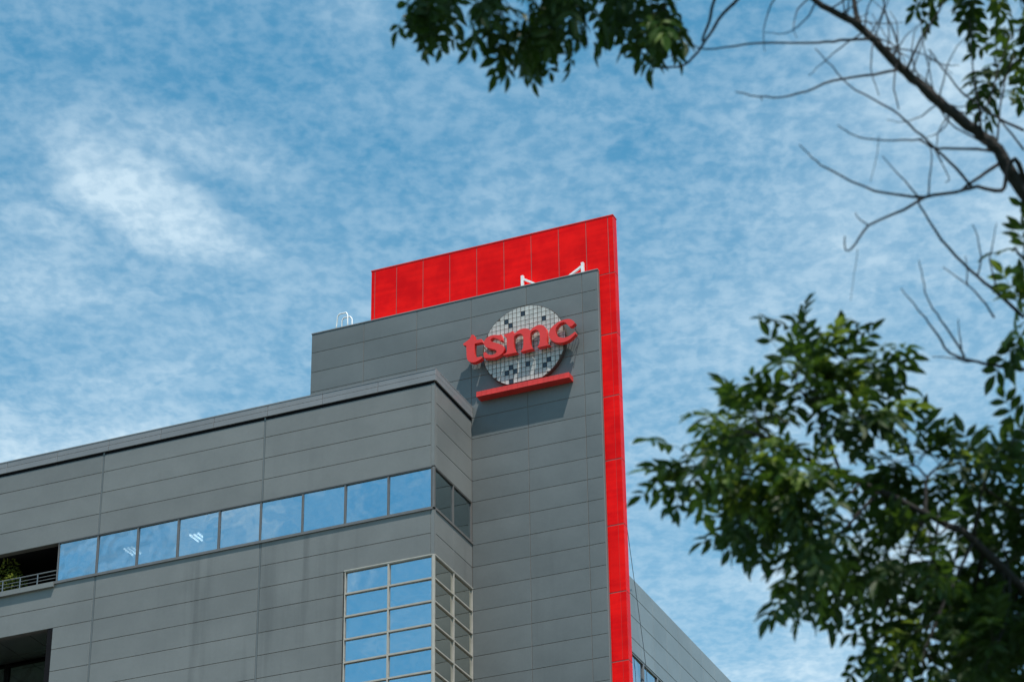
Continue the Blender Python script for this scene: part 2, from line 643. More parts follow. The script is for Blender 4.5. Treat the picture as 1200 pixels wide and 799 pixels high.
# corner stair hall behind the bay
box('interior_wall', -33.9, -33.75, Y1 + 0.01, 72.3, ZB0, ZB1 + 0.09, M['room'], B)
box('floor_slab', -33.7, XC - 0.6, 67.3, 68.75, Gz(17) - 0.25, Gz(17), M['room'], B)
box('floor_slab', -33.7, XC - 0.24, Y1 + 0.01, 72.3, ZB0 - 0.3, ZB0, M['floor'], B)
box('interior_wall', -33.7, XC - 0.24, 68.76, 68.84, ZB0, ZB1 + 0.09, M['cream'], B)
st = MB()
for i in range(12):
    st.box(-33.3 + i * 0.2, -33.1 + i * 0.2, 67.4, 68.7, Gz(22) + i * 0.18, Gz(22) + 0.2 + i * 0.18)
st.build('stair', M['room'], B)

pz0, pz1, pz2 = 39.25 + CZ, 39.455 + CZ, 39.665 + CZ
# -- wing: front panels
cols = [(-36.47, -30.58), (-42.46, -36.47), (-48.45, -42.46), (-54.44, -48.45), (-60.43, -54.44)]
for ci, (xa, xb) in enumerate(cols):
    for k in range(6, 10):
        panel(xa + 0.03, xb - 0.03 * (ci > 0), Gz(k + 1), Gz(k) if k > 6 else Gz(6) - 0.11, YL, M['wing'], wing_wall)
    for k in range(12, 24):
        z1, z0 = (Gz(k) if k > 12 else ZW0 - 0.03), Gz(k + 1)
        a, b = xa + 0.03, xb - 0.03 * (ci > 0)
        if k >= 14 and ci == 0:
            b = -33.53
        if 14 <= k < 17 and ci == 2:
            a = OX + 0.03
        if 14 <= k < 17 and ci > 2:
            continue
        panel(a, b, z0, z1, YL, M['wing'], wing_wall)
for xa, _ in cols[:4]:
    for (z0, z1) in ((ZW1 + 0.01, Gz(6) - 0.03), (Gz(24), ZW0 - 0.05)):
        if xa < -44 and z0 < 20 + CZ:
            continue
        box('cover_strip', xa - 0.028, xa + 0.028, YL + 0.004, YL + 0.03, z0, z1, M['tower'], wing_wall)
# corner posts
box('corner_post', -30.575, XC, YL, YL + 0.115, ZW1 + 0.03, Gz(6) - 0.10, M['wing'], wing_wall)
box('corner_post', -30.575, XC, YL, YL + 0.115, ZB1 + 0.03, ZW0 - 0.05, M['wing'], wing_wall)
# return side panels
for k in range(6, 10):
    panel(YL + 0.12, YT - 0.01, Gz(k + 1), Gz(k) if k > 6 else Gz(6) - 0.11, XC, M['wing'], wing_wall, axis='X')
for k in (12, 13):
    z1, z0 = (Gz(k) if k > 12 else ZW0 - 0.03), Gz(k + 1)
    panel(YL + 0.12, 67.44, z0, z1, XC, M['wing'], wing_wall, axis='X')
    panel(67.44, YT - 0.01, z0, z1, XC, M['wing'], wing_wall, axis='X')

box('shade_strip', -90, XC - 0.031, YL + 0.012, YL + 0.029, Gz(6) - 0.118, pz0 + 0.02, M['dark'], B)  # near-black strip paints in the shade line under the parapet fascia
box('shade_strip', XC - 0.029, XC - 0.012, YL + 0.115, YT - 0.015, Gz(6) - 0.118, pz0 + 0.02, M['dark'], B)  # same painted shade line along the return side
# -- parapet: fascia in two tiers, front and return
par = MB()
par.box(-90, XC + 0.015, YL - 0.005, YL + 0.3, pz0 + 0.02, pz2 - 0.02)
par.box(XC - 0.3, XC + 0.015, YL + 0.3, YT - 0.012, pz0 + 0.02, pz2 - 0.02)
parapet = par.build('parapet', M['tjoint'], B)
x = XC + 0.045
edges = [x] + [-30.46 - 1.97 * i for i in range(1, 22)]
for a, b in zip(edges[1:], edges[:-1]):
    panel(a, b, pz0, pz1, YL - 0.045, M['coping'], parapet, 'fascia', gap=0.006, d=0.04)
    panel(a, b, pz1, pz2, YL - 0.035, M['coping'], parapet, 'fascia', gap=0.006, d=0.03)
    box('fascia_cap', a + 0.006, b - 0.006, YL - 0.045, YL + 0.31, pz2 - 0.018, pz2 + 0.02, M['coping'], parapet)
panel(YL - 0.005, YT - 0.03, pz0, pz1, XC + 0.05, M['coping'], parapet, 'fascia', axis='X', gap=0.006, d=0.04)
panel(YL - 0.005, YT - 0.03, pz1, pz2, XC + 0.04, M['coping'], parapet, 'fascia', axis='X', gap=0.006, d=0.03)
box('fascia_cap', XC - 0.31, XC + 0.045, YL + 0.315, YT - 0.03, pz2 - 0.018, pz2 + 0.02, M['coping'], parapet)


def window(x0, x1, z0, z1, yf, fm, gm, parent, axis='Y', t=0.035, dep=0.09, proud=0.0, recess=0.05):
    """one light: a four-sided frame (mesh) carrying its pane"""
    mb = MB()

    def bx(a0, a1, b0, b1, c0, c1):
        if axis == 'Y':
            mb.box(a0, a1, b0, b1, c0, c1)
        else:                                     # a along y, b into the wall (towards -x)
            mb.box(yf - (b1 - yf), yf - (b0 - yf), a0, a1, c0, c1)
    f0, f1 = yf - proud, yf - proud + dep
    bx(x0, x0 + t, f0, f1, z0, z1)
    bx(x1 - t, x1, f0, f1, z0, z1)
    bx(x0 + t, x1 - t, f0 + 0.001, f1 - 0.001, z0, z0 + t)
    bx(x0 + t, x1 - t, f0 + 0.001, f1 - 0.001, z1 - t, z1)
    fr = mb.build('window', fm, parent)
    mb2 = MB()
    b0 = yf + recess
    if axis == 'Y':
        mb2.box(x0 + t - 0.004, x1 - t + 0.004, b0, b0 + 0.012, z0 + t - 0.004, z1 - t + 0.004)
    else:
        mb2.box(yf - recess - 0.012, yf - recess, x0 + t - 0.004, x1 - t + 0.004, z0 + t - 0.004, z1 - t + 0.004)
    po = mb2.build('pane', gm, fr)
    po.rotation_euler = (random.uniform(-0.011, 0.011), random.uniform(-0.004, 0.004), random.uniform(-0.010, 0.010))
    return fr


# -- window strip
wx = [-43.95 + i * (13.40 / 9) for i in range(10)]
for i in range(9):
    window(wx[i] + 0.004, wx[i + 1] - 0.004, ZW0 + 0.05, ZW1 - 0.01, YL - 0.005, M['frame'], M['glass'], B, recess=0.04, t=0.025)
box('window_sill', -43.98, -30.52, YL - 0.045, YL + 0.10, ZW0 - 0.035, ZW0 + 0.045, M['frame'], B)
box('window_head', -43.98, -30.54, YL - 0.02, YL + 0.06, ZW1 - 0.008, ZW1 + 0.022, M['frame'], B)
for (ya, yb) in ((66.06, 67.44), (67.45, 68.83)):
    window(ya, yb, ZW0 + 0.05, ZW1 - 0.01, XC, M['frame'], M['glass_dim'], B, axis='X', t=0.022, proud=0.0)
box('window_sill', XC - 0.09, XC + 0.03, YL + 0.105, YT - 0.01, ZW0 - 0.035, ZW0 + 0.045, M['frame'], B)
box('window_post', -30.535, XC - 0.002, YL + 0.002, YL + 0.05, ZW0 + 0.046, ZW1 - 0.01, M['frame'], B)

# -- corner bay with cream glazing bars
for j in range(11):
    z1, z0 = Gz(14 + j), Gz(15 + j)
    for a, b in ((-33.47, -31.985), (-31.985, -30.50)):
        window(a + 0.002, b - 0.002, z0 + 0.002, z1 - 0.002, YL, M['bay'], M['glass'], B, t=0.024, dep=0.12, proud=0.03, recess=0.035)
    for a, b in ((66.02, 67.43), (67.43, 68.84)):
        window(a + 0.002, b - 0.002, z0 + 0.002, z1 - 0.002, XC, M['bay'], M['glass_side'], B, axis='X', t=0.020, dep=0.12, proud=0.02, recess=0.035)
box('bay_post', -30.498, XC + 0.018, YL - 0.028, YL + 0.019, ZB0, ZB1 + 0.02, M['bay'], B)
box('bay_head', -33.49, -30.50, YL - 0.04, YL + 0.05, ZB1, ZB1 + 0.03, M['bay'], B)
box('bay_head', XC - 0.05, XC + 0.03, YL + 0.02, YT - 0.02, ZB1, ZB1 + 0.03, M['bay'], B)

# -- balcony recess (left of the strip) and deep opening under it
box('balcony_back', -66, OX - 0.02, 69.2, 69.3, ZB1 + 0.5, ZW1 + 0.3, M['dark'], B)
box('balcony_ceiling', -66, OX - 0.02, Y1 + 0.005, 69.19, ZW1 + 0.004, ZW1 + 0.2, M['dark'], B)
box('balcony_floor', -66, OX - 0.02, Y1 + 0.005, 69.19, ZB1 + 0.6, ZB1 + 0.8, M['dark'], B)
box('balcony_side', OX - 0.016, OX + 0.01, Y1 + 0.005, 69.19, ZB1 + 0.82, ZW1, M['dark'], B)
ztop = onY(30, 678.5, YL)[2]
zl = onY(30, 690, YL - 0.1)[2]
box('balcony_ledge', -66, OX - 0.02, YL - 0.10, YL + 0.25, ZW0 - 0.14, ZW0 + 0.03, M['wing'], B)
rl = MB()
for i, z in enumerate((ZW0 + 0.50, ZW0 + 0.36, ZW0 + 0.24, ZW0 + 0.12)):
    r = 0.022 if i == 0 else 0.012
    rl.tube([(-62, YL + 0.1, z), (OX - 0.02, YL + 0.1, z)], [r, r], 8)
for i in range(14):
    xx = -44.68 - 1.28 / 2 * 1.0 - i * 0.665 + 0.6
    rl.box(xx - 0.018, xx + 0.018, YL + 0.085, YL + 0.115, ZW0 + 0.025, ZW0 + 0.5)
rl.build('balcony_railing', M['rail'], B)
# opening below
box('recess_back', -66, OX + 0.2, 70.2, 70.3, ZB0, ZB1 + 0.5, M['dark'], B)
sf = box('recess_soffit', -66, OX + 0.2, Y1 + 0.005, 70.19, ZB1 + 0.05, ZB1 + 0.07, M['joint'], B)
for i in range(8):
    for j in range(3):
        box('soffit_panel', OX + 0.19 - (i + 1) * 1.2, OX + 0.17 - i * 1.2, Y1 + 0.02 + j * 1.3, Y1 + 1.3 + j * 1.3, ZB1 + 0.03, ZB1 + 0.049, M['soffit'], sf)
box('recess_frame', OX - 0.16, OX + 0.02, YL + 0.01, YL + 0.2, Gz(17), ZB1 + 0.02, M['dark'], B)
zt = onY(28, 775, 68.0)[2]
rx = onY(8, 780, 68.0)[0]
for a, b in ((rx - 6.0, rx - 3.02), (rx - 3.0, rx - 0.01), (rx + 0.01, OX + 0.19)):
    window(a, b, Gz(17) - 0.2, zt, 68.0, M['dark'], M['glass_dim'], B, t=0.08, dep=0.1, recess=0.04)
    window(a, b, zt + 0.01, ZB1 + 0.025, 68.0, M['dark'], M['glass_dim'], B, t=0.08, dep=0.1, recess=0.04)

# -- tower
tw = MB()
tw.box(XT0 + 0.02, XT1 - 0.03, YT + 0.012, YT + 0.13, 0, Gz(0) - 0.02)
tw.box(XT0 + 0.02, -34.4, YT + 0.13, 74, 0, Gz(0) - 0.35)
tw.box(-34.4, -30.5, 69.36, 74, 0, Gz(0) - 0.35)
tower = tw.build('tower_wall', M['tjoint'], B)
tc_ = [XT0, -34.41, -32.45, -30.47, -28.49, -26.52, XT1 - 0.03]
for i in range(6):
    for k in range(0, 24):
        if tc_[i + 1] < -30 and k >= 7:
            continue
        panel(tc_[i], tc_[i + 1], Gz(k + 1), Gz(k) - (0.02 if k == 0 else 0), YT, M['tower'], tower, gap=0.007, bulge=0.007, d=0.016)
cs = MB()                                         # rounded right edge
pts = []
for j in range(7):
    q = math.pi / 2 * j / 6
    pts.append((XT1 - 0.06 + 0.06 * math.sin(q), YT + 0.06 - 0.06 * math.cos(q)))
pts += [(XT1, YT + 0.14), (XT1 - 0.028, YT + 0.14), (XT1 - 0.028, YT + 0.0105)]
pts[0] = (XT1 - 0.03, YT + 0.0)
n = len(pts)
cs.add([(p[0], p[1], 0) for p in pts] + [(p[0], p[1], Gz(0) - 0.03) for p in pts],
       [(i, (i + 1) % n, n + (i + 1) % n, n + i) for i in range(n)] + [tuple(range(n, 2 * n))])
cs.build('corner_strip', M['tower'], tower)
box('coping', XT0 - 0.01, XT1 + 0.004, YT - 0.018, YT + 0.14, Gz(0) - 0.019, Gz(0) + 0.015, M['coping'], tower)
box('roof_edge', XT0 + 0.01, -34.45, YT + 0.145, 74, Gz(0) - 0.34, Gz(0) - 0.05, M['tower'], tower)

# -- red fin
FX0, FX1, FY0, FY1, FZ = -34.24, -25.41, 69.02, 69.34, 45.82 + CZ
fin = box('red_fin', FX0 + 0.006, FX1 - 0.006, FY0 + 0.006, FY1, 0, FZ - 0.03, M['rjoint'], B)
seams = [FX0, -34.10, -33.285, -32.30, -31.31, -30.32, -29.33, -28.345, -27.36, -26.38, -25.60, FX1]
zr = [FZ, 43.63 + CZ] + [43.63 + CZ - 2.2545 * i for i in range(1, 11)]
for a, b in zip(seams[:-1], seams[1:]):
    panel(a, b, zr[1], zr[0], FY0, M['red'], fin, 'red_panel', gap=0.013, d=0.008, ch=0.003)
for z1, z0 in zip(zr[1:-1], zr[2:]):
    for a, b in zip(seams[-3:-1], seams[-2:]):
        panel(a - 0.009, b + 0.009, z0 + 0.008, z1 - 0.008, FY0, M['red'], fin, 'red_panel', gap=0.013, d=0.008, ch=0.003)
for z1, z0 in zip(zr[:-1], zr[1:]):
    panel(FY0 + 0.02, FY1, z0, z1, FX1, M['red'], fin, 'red_panel', axis='X', gap=0.012, d=0.008, ch=0.003)
box('fin_cap', FX0 - 0.01, FX1 + 0.01, FY0 - 0.012, FY1 + 0.01, FZ - 0.028, FZ + 0.012, M['bar'], fin)

# -- rear wing behind the fin
XR = -26.05
ZR = onX(737.8, 673.8, XR)[2]
rz = [ZR, ZR - 0.60, ZR - 1.35, ZR - 2.10, ZR - 2.58]
rw = MB()
rw.box(XR - 0.25, XR - 0.03, 69.5, 120, rz[4], ZR - 0.02)
rw.box(XR - 0.25, XR - 0.03, 69.5, 120, 0, rz[4] - 1.5)
rear = rw.build('rear_wall', M['joint'], B)
for i in range(22):
    ya = 69.52 + i * 1.2
    for k in range(4):
        panel(ya, ya + 1.2, rz[k + 1], rz[k], XR, M['rear'], rear, axis='X', gap=0.007)
for i in range(26):
    ya = 69.6 + i * 1.26
    window(ya, ya + 1.25, rz[4] - 1.5, rz[4] - 0.015, XR - 0.01, M['frame'] if 0 else M['coping'], M['glass'], B, axis='X', t=0.035)
for i in range(12):
    for k in range(4):
        panel(69.52 + i * 2.4, 69.52 + i * 2.4 + 2.4, rz[4] - 1.5 - 0.75 * (k + 1), rz[4] - 1.5 - 0.75 * k, XR, M['rear'], rear, axis='X')
box('rear_room', XR - 8, XR - 6, 81, 120, 0, ZR - 0.3, M['room'], B)
box('rear_roof', XR - 8, XR - 0.26, 80.1, 120, ZR - 0.4, ZR - 0.1, M['joint'], B)

# ------------------------------------------------------------------ sign
YD, YLT = YT - 0.17, YT - 0.42              # disc front, letter front
S = empty('company_sign', onY(613, 452, YT - 0.05), 'round silver wafer sign with red tsmc letters and red ledge on the grey tower', 'sign')
# disc
e = [onY(565.6, 415, YD), onY(663.3, 403.8, YD), onY(626.3, 355.6, YD)]
DR = (e[1][0] - e[0][0]) / 2
DX = (e[1][0] + e[0][0]) / 2
DZ = e[2][2] - DR
flat = onY(618.8, 446.0, YD)[2]
ring = []
a0 = math.asin(max(-1, (flat - DZ) / DR))
for i in range(65):
    q = a0 + (math.pi - 2 * a0) * i / 64
    ring.append((DX + DR * math.cos(q), DZ + DR * math.sin(q)))
n = len(ring)
mb = MB()
mb.add([(p[0], YD + 0.012, p[1]) for p in ring] + [(p[0], YT - 0.005, p[1]) for p in ring],
       [tuple(reversed(range(n))), tuple(range(n, 2 * n))] + [(i, (i + 1) % n, n + (i + 1) % n, n + i) for i in range(n)])
disc = mb.build('disc', M['grout'], S)


def clip(poly, nx, nz, c):
    out = []
    for i in range(len(poly)):
        p, q = poly[i], poly[(i + 1) % len(poly)]
        dp, dq = nx * p[0] + nz * p[1] - c, nx * q[0] + nz * q[1] - c
        if dp <= 0:
            out.append(p)
        if dp * dq < 0:
            t = dp / (dp - dq)
            out.append((p[0] + (q[0] - p[0]) * t, p[1] + (q[1] - p[1]) * t))
    return out


def zs(x, y):
    return onY(560 + x / 7.99, 350 + y / 7.99, YD)


tw_ = (zs(662, 570)[0] - zs(270, 710)[0]) / 10.0
darks = [zs(*p) for p in ((418, 120), (265, 210), (305, 258), (613, 187), (310, 645), (270, 710), (350, 690), (310, 755), (468, 610), (625, 633), (662, 570))]
th = (darks[0][2] - darks[7][2]) / 14.0
ox = darks[8][0] - tw_ / 2
oz = darks[8][2] - th / 2
dset = set((math.floor((d[0] - ox) / tw_), math.floor((d[2] - oz) / th)) for d in darks)
for i in range(-14, 14):
    for j in range(-14, 16):
        gx, gz = tw_ * 0.07, th * 0.05
        poly = [(ox + i * tw_ + gx, oz + j * th + gz), (ox + (i + 1) * tw_ - gx, oz + j * th + gz), (ox + (i + 1) * tw_ - gx, oz + (j + 1) * th - gz), (ox + i * tw_ + gx, oz + (j + 1) * th - gz)]
        if all((p[0] - DX) ** 2 + (p[1] - DZ) ** 2 > DR * DR for p in poly) and not (abs(poly[0][0] - DX) < tw_ and DR - abs(poly[0][1] - DZ) > 0):
            continue
        for k in range(48):
            q = 2 * math.pi * k / 48
            poly = clip(poly, math.cos(q), math.sin(q), math.cos(q) * DX + math.sin(q) * DZ + DR - 0.025)
            if len(poly) < 3:
                break
        if len(poly) >= 3:
            poly = clip(poly, 0, -1, -(flat + 0.03))
        if len(poly) < 3:
            continue
        ar = 0.5 * abs(sum(poly[a][0] * poly[(a + 1) % len(poly)][1] - poly[(a + 1) % len(poly)][0] * poly[a][1] for a in range(len(poly))))
        if ar < 0.15 * tw_ * th:
            continue
        m_ = len(poly)
        dk = (i, j) in dset
        tilt = [random.uniform(-0.0012, 0.0012) for _ in range(2)]
        cx, cz = sum(p[0] for p in poly) / m_, sum(p[1] for p in poly) / m_
        V = [(p[0], YD - 0.004 + tilt[0] * (p[0] - cx) / tw_ + tilt[1] * (p[1] - cz) / th, p[1]) for p in poly] + [(p[0], YD + 0.011, p[1]) for p in poly]
        raw('tile', V, [tuple(range(m_))] + [(b, a, m_ + a, m_ + b) for a, b in ((a, (a + 1) % m_) for a in range(m_))], M['tdark'] if dk else M['tile'], disc)

# letters: outlines (front faces) as read off the photograph, c = corner point
LET = {
    't': ((538, 380), 15.37, '225,186c 262,190 272,205c 275,283c 340,275 402,262c 425,322c 350,332 282,346c 276,440 280,540 300,580 340,592 402,575c 415,602 350,650 270,682 200,676 152,640 137,580 132,480 130,385c 76,372c 72,350c 140,300 195,250'),
    's': ((538, 380), 15.37, '755,182c 720,192 640,190 560,207 490,250 448,315 458,375 500,412 580,436 650,457 676,485 650,528 580,550 520,538 482,500c 442,505c 440,560 452,606c 540,606 630,598 720,562 790,503 812,440 792,383 720,350 640,327 582,308 566,280 592,247 640,240 700,262 742,292c 782,286c 770,240'),
    'm': ((585, 375), 15.98, '88,272c 170,245 255,203c 270,252c 300,238 380,180 470,155 540,165 582,192c 640,140 720,95 790,90 850,120 882,185 890,300 890,390 905,438 948,462c 722,513c 718,497c 745,455 760,380 757,260 735,205 690,180 630,200 590,240 578,300 575,400 590,480 640,532c 408,592c 408,576c 440,530 452,440 450,330 430,270 380,255 320,270 280,310 270,400 275,510 300,570 342,602c 78,655c 78,640c 125,615 145,560 143,440 140,325c 92,296c'),
    'c': ((630, 365), 15.98, '702,212c 660,165 590,140 500,150 400,190 300,260 230,340 213,430 230,500 280,550 370,582 470,577 570,542 650,480 716,410c 700,376c 630,430 550,475 460,490 390,470 345,420 335,350 360,280 420,220 490,195 535,217 588,276c 640,270'),
}


def outline(spec):
    (ou, ov), s, txt = spec
    P = []
    for tok in txt.split():
        c = tok.endswith('c')
        a, b = tok.rstrip('c').split(',')
        q = onY(ou + float(a) / s, ov + float(b) / s, YLT)
        P.append((np.array([q[0], q[2]]), c))
    n = len(P)
    out = []
    for i in range(n):
        p1, c1 = P[i]
        p2, c2 = P[(i + 1) % n]
        p0 = P[i - 1][0] if not c1 else p1 - (p2 - p1) * 0.3
        p3 = P[(i + 2) % n][0] if not c2 else p2 + (p2 - p1) * 0.3
        for t in (0.0, 0.25, 0.5, 0.75):
            out.append(0.5 * (2 * p1 + (p2 - p0) * t + (2 * p0 - 5 * p1 + 4 * p2 - p3) * t * t + (3 * p1 - p0 - 3 * p2 + p3) * t ** 3))
    return out


for ch, spec in LET.items():
    P = outline(spec)
    bm = bmesh.new()
    vs_ = [bm.verts.new((p[0], YLT, p[1])) for p in P]
    es = [bm.edges.new((vs_[i], vs_[(i + 1) % len(vs_)])) for i in range(len(vs_))]
    bmesh.ops.triangle_fill(bm, use_beauty=True, edges=es)
    bmesh.ops.recalc_face_normals(bm, faces=bm.faces)
    front = list(bm.faces)
    if sum(f.normal.y * f.calc_area() for f in front) > 0:
        bmesh.ops.reverse_faces(bm, faces=front)
    V = [tuple(v.co) for v in bm.verts]
    bm.verts.index_update()
    Fs = [tuple(v.index for v in f.verts) for f in bm.faces]
    n = len(V)
    Vb = [(v[0], YLT + 0.17, v[2]) for v in V]
    loop = [v.index for v in vs_]
    area = sum(P[i][0] * P[(i + 1) % len(P)][1] - P[(i + 1) % len(P)][0] * P[i][1] for i in range(len(P)))
    side = []
    for i in range(len(loop)):
        a, b = loop[i], loop[(i + 1) % len(loop)]
        side.append((b, a, n + a, n + b) if area > 0 else (a, b, n + b, n + a))
    o = raw('letter', V + Vb, Fs + [tuple(n + i for i in reversed(f)) for f in Fs] + side, M['letter'], S)
    o['label'] = 'thick red lower-case letter %s standing off the wall' % ch
    bm.free()
# ledge below the disc
b0, b1 = onY(558.0, 459.0, YT - 0.36), onY(666.9, 436.0, YT - 0.36)
bx0, bx1 = b0[0], b1[0]
bz1 = (b0[2] + b1[2]) / 2
ledge = box('ledge', bx0 + 0.006, bx1 - 0.006, YT - 0.352, YT - 0.004, bz1 - 0.182, bz1 - 0.006, M['bar'], S)
nb = 18
for i in range(nb):
    a, b = bx0 + (bx1 - bx0) * i / nb, bx0 + (bx1 - bx0) * (i + 1) / nb
    panel(a, b, bz1 - 0.19, bz1, YT - 0.362, M['bar'], ledge, 'ledge_tile', gap=0.003, d=0.011, ch=0.003)
# stand-off rods from the letters to the wall
for (u, v) in ((549, 419), (552, 423), (556, 424), (561, 421), (568, 408), (571, 416), (586, 414), (600, 411), (622, 406), (640, 402), (656, 398), (669, 394), (674, 386), (664, 398)):
    p = onY(u, v, YLT + 0.16)
    MB().tube([(p[0], YLT + 0.12, p[2]), (p[0], YT - 0.001, p[2])], [0.011, 0.011], 6).build('rod', M['rod'], S)
# power lead by the c
p = [onY(674.5, 381, YLT + 0.16), onY(675.2, 389, YLT + 0.2), onY(675, 394, YLT + 0.25), onY(678.5, 398, YT - 0.03), onY(674.5, 415, YT - 0.02), onY(672, 430, YT - 0.015)]
MB().tube(p, [0.010] * 6, 6).build('power_lead', M['rod'], S)

# ------------------------------------------------------------------ roof things
def brace(uv_top, uv_bot, uv_end, label):
    y = YT + 0.062
    zt_ = onY(*uv_top, y)[2]
    xx = onY(*uv_top, y)[0]
    z0 = Gz(0) + 0.012
    E_ = empty('roof_brace', (xx, y, z0), label, 'brace')
    MB().box(xx - 0.045, xx + 0.045, y - 0.045, y + 0.045, z0, zt_).build('post', M['steel'], E_)
    q = onY(*uv_end, y)
    s = 1 if q[0] > xx else -1
    zs_ = zt_ - 0.10
    x2 = xx + s * abs(q[0] - xx)
    h = 0.035
    MB().add([(xx + s * 0.047, y - h, zs_ - 0.09), (xx + s * 0.047, y + h, zs_ - 0.09), (xx + s * 0.047, y + h, zs_), (xx + s * 0.047, y - h, zs_),
              (x2, y - h, z0), (x2, y + h, z0), (x2 + s * 0.05, y + h, z0 + 0.03), (x2 + s * 0.05, y - h, z0 + 0.03)],
             [(0, 1, 2, 3), (7, 6, 5, 4), (0, 4, 5, 1), (1, 5, 6, 2), (2, 6, 7, 3), (3, 7, 4, 0)]).build('diagonal', M['steel'], E_)
    MB().box(min(xx, x2) - 0.06, max(xx, x2) + 0.06, y - 0.05, y + 0.05, z0 - 0.001, z0 + 0.012).build('base_plate', M['steel'], E_)


brace((612.3, 323.5), (612.5, 334), (626, 331), 'white steel roof brace above the letter m, diagonal falling away from the fin edge')
brace((682.7, 308), (683.5, 318), (668, 321.5), 'white steel roof brace beside the narrow end panels of the tower')

lad = empty('roof_ladder', (-36.0, 69.3, Gz(0) - 0.05), 'white tubular ladder hoops standing on the tower roof', 'ladder')
for y, us in ((69.10, ((393.2, 386), (395.8, 370.5), (398, 368), (405.8, 366.3), (407.3, 369), (407.5, 382))), (69.75, ((400.2, 386), (400.8, 375.5), (403, 372.5), (410.2, 371), (412.5, 373.5), (412.8, 382)))):
    P = [onY(u, v, y) for u, v in us]
    P[0][2] = P[-1][2] = Gz(0) - 0.05
    Q = []
    for i in range(len(P) - 1):
        for t in (0, 0.5):
            Q.append(P[i] * (1 - t) + P[i + 1] * t)
    Q.append(P[-1])
    MB().tube(Q, [0.024] * len(Q), 8).build('hoop', M['steel'], lad, True)
xl = onY(400, 380, 69.4)[0]
MB().tube([(xl, 69.1, Gz(0) - 0.03), (xl, 69.75, Gz(0) - 0.03)], [0.02, 0.02], 8).build('rung', M['steel'], lad, True)

# hanging wire beside the fin
P = [onX(736.5, 615, -25.40)] + [onX(u, v, -25.93) for u, v in ((742.7, 676), (749, 720), (754, 756), (757.5, 785), (760, 830))]
P[0] = np.array([-25.45, 69.36, onX(736.5, 615, -25.45)[2]])
tag(MB().tube(P, [0.009] * len(P), 6).build('hanging_wire', M['rod']), 'thin dark wire hanging from the red fin down the rear wall', 'wire')

# ceiling lights seen through the left windows
for (u, v), lab in (((155, 645), 'lit three-tube ceiling light behind the second window from the balcony'), ((232, 629), 'lit three-tube ceiling light behind the fourth window from the balcony')):
    zc = ZW1 + 0.16
    p = onZ(u, v, zc - 0.03)
    E_ = empty('ceiling_light', (p[0], p[1], zc), lab, 'light', 'lit ceiling lights in the top floor')
    MB().box(p[0] - 0.24, p[0] + 0.24, p[1] - 0.34, p[1] + 0.34, zc - 0.02, zc - 0.001).build('housing', M['steel'], E_)
    for i in (-1, 0, 1):
        MB().tube([(p[0] + i * 0.15, p[1] - 0.28, zc - 0.045), (p[0] + i * 0.15, p[1] + 0.28, zc - 0.045)], [0.025, 0.025], 8).build('tube', M['lamp'], E_)


# ------------------------------------------------------------------ foliage helpers
def leaflet(V, Fs, base, d, nrm, L, W, rng):
    """one pointed leaflet folded along the midrib, drooping at the tip"""
    d = d.normalized()
    s = d.cross(nrm)
    if s.length < 1e-5:
        s = d.orthogonal()
    s.normalize()
    nn = s.cross(d).normalized()
    o = len(V)
    fold = W * 0.22
    prof = ((0.0, 0.0), (0.28, 0.85), (0.55, 1.0), (0.80, 0.55), (1.0, 0.0))
    mids, lf, rt = [], [], []
    for t, wd in prof:
        c = base + d * (L * t) - nn * (L * 0.16 * t * t)
        mids.append(c)
        if 0 < t < 1:
            lf.append(c + s * (W * 0.5 * wd) + nn * fold * wd)
            rt.append(c - s * (W * 0.5 * wd) + nn * fold * wd)
    V += mids + lf + rt
    m = [o + i for i in range(5)]
    l = [o + 5 + i for i in range(3)]
    r = [o + 8 + i for i in range(3)]
    Fs += [(m[0], m[1], l[0]), (m[1], m[2], l[1], l[0]), (m[2], m[3], l[2], l[1]), (m[3], m[4], l[2]),
           (m[0], r[0], m[1]), (m[1], r[0], r[1], m[2]), (m[2], r[1], r[2], m[3]), (m[3], r[2], m[4])]


def compound_leaf(rng, pairs, L, l0):
    """pinnate leaf along +X, face up +Z"""
    V, Fs = [], []
    ax = []
    for i in range(6):
        t = i / 5
        ax.append(Vector((L * t, 0, -0.10 * L * t * t)))
    for i in range(5):                       # rachis: thin three-sided strip
        o = len(V)
        for q in (ax[i], ax[i + 1]):
            for k in range(3):
                a = 2 * math.pi * k / 3
                V.append(q + Vector((0, math.cos(a), math.sin(a))) * 0.0011)
        Fs += [(o + k, o + (k + 1) % 3, o + 3 + (k + 1) % 3, o + 3 + k) for k in range(3)]
    for p in range(pairs):
        t = 0.34 + 0.60 * p / max(1, pairs - 1) * 0.92
        b = Vector((L * t, 0, -0.10 * L * t * t))
        sz = l0 * (0.82 + 0.25 * math.sin(math.pi * (p + 0.7) / pairs)) * rng.uniform(0.88, 1.1)
        for sd in (-1, 1):
            an = rng.uniform(0.75, 1.1)
            d = Vector((math.cos(an), sd * math.sin(an), rng.uniform(-0.32, 0.10)))
            leaflet(V, Fs, b, d, Vector((rng.uniform(-0.25, 0.25), rng.uniform(-0.25, 0.25), 1)), sz, sz * rng.uniform(0.36, 0.46), rng)
    leaflet(V, Fs, ax[-1], Vector((1, rng.uniform(-0.15, 0.15), -0.25)), Vector((0, 0, 1)), l0 * 1.12, l0 * 0.44, rng)
    me = bpy.data.meshes.new('leaf')
    me.from_pydata([tuple(v) for v in V], [], Fs)
    return me, np.array([tuple(v) for v in V]), Fs


# ------------------------------------------------------------------ tree
rng = random.Random(21)
DT = 10.0
foot = np.array([0, 0, 0.0])
fh = np.array([-math.sin(YAW), math.cos(YAW), 0])
foot = fh * 9.0 + _r * 3.5
T = empty('ash_tree', foot, 'broad leafy tree with bare dark limbs and dense green leaves, standing before the building', 'tree')


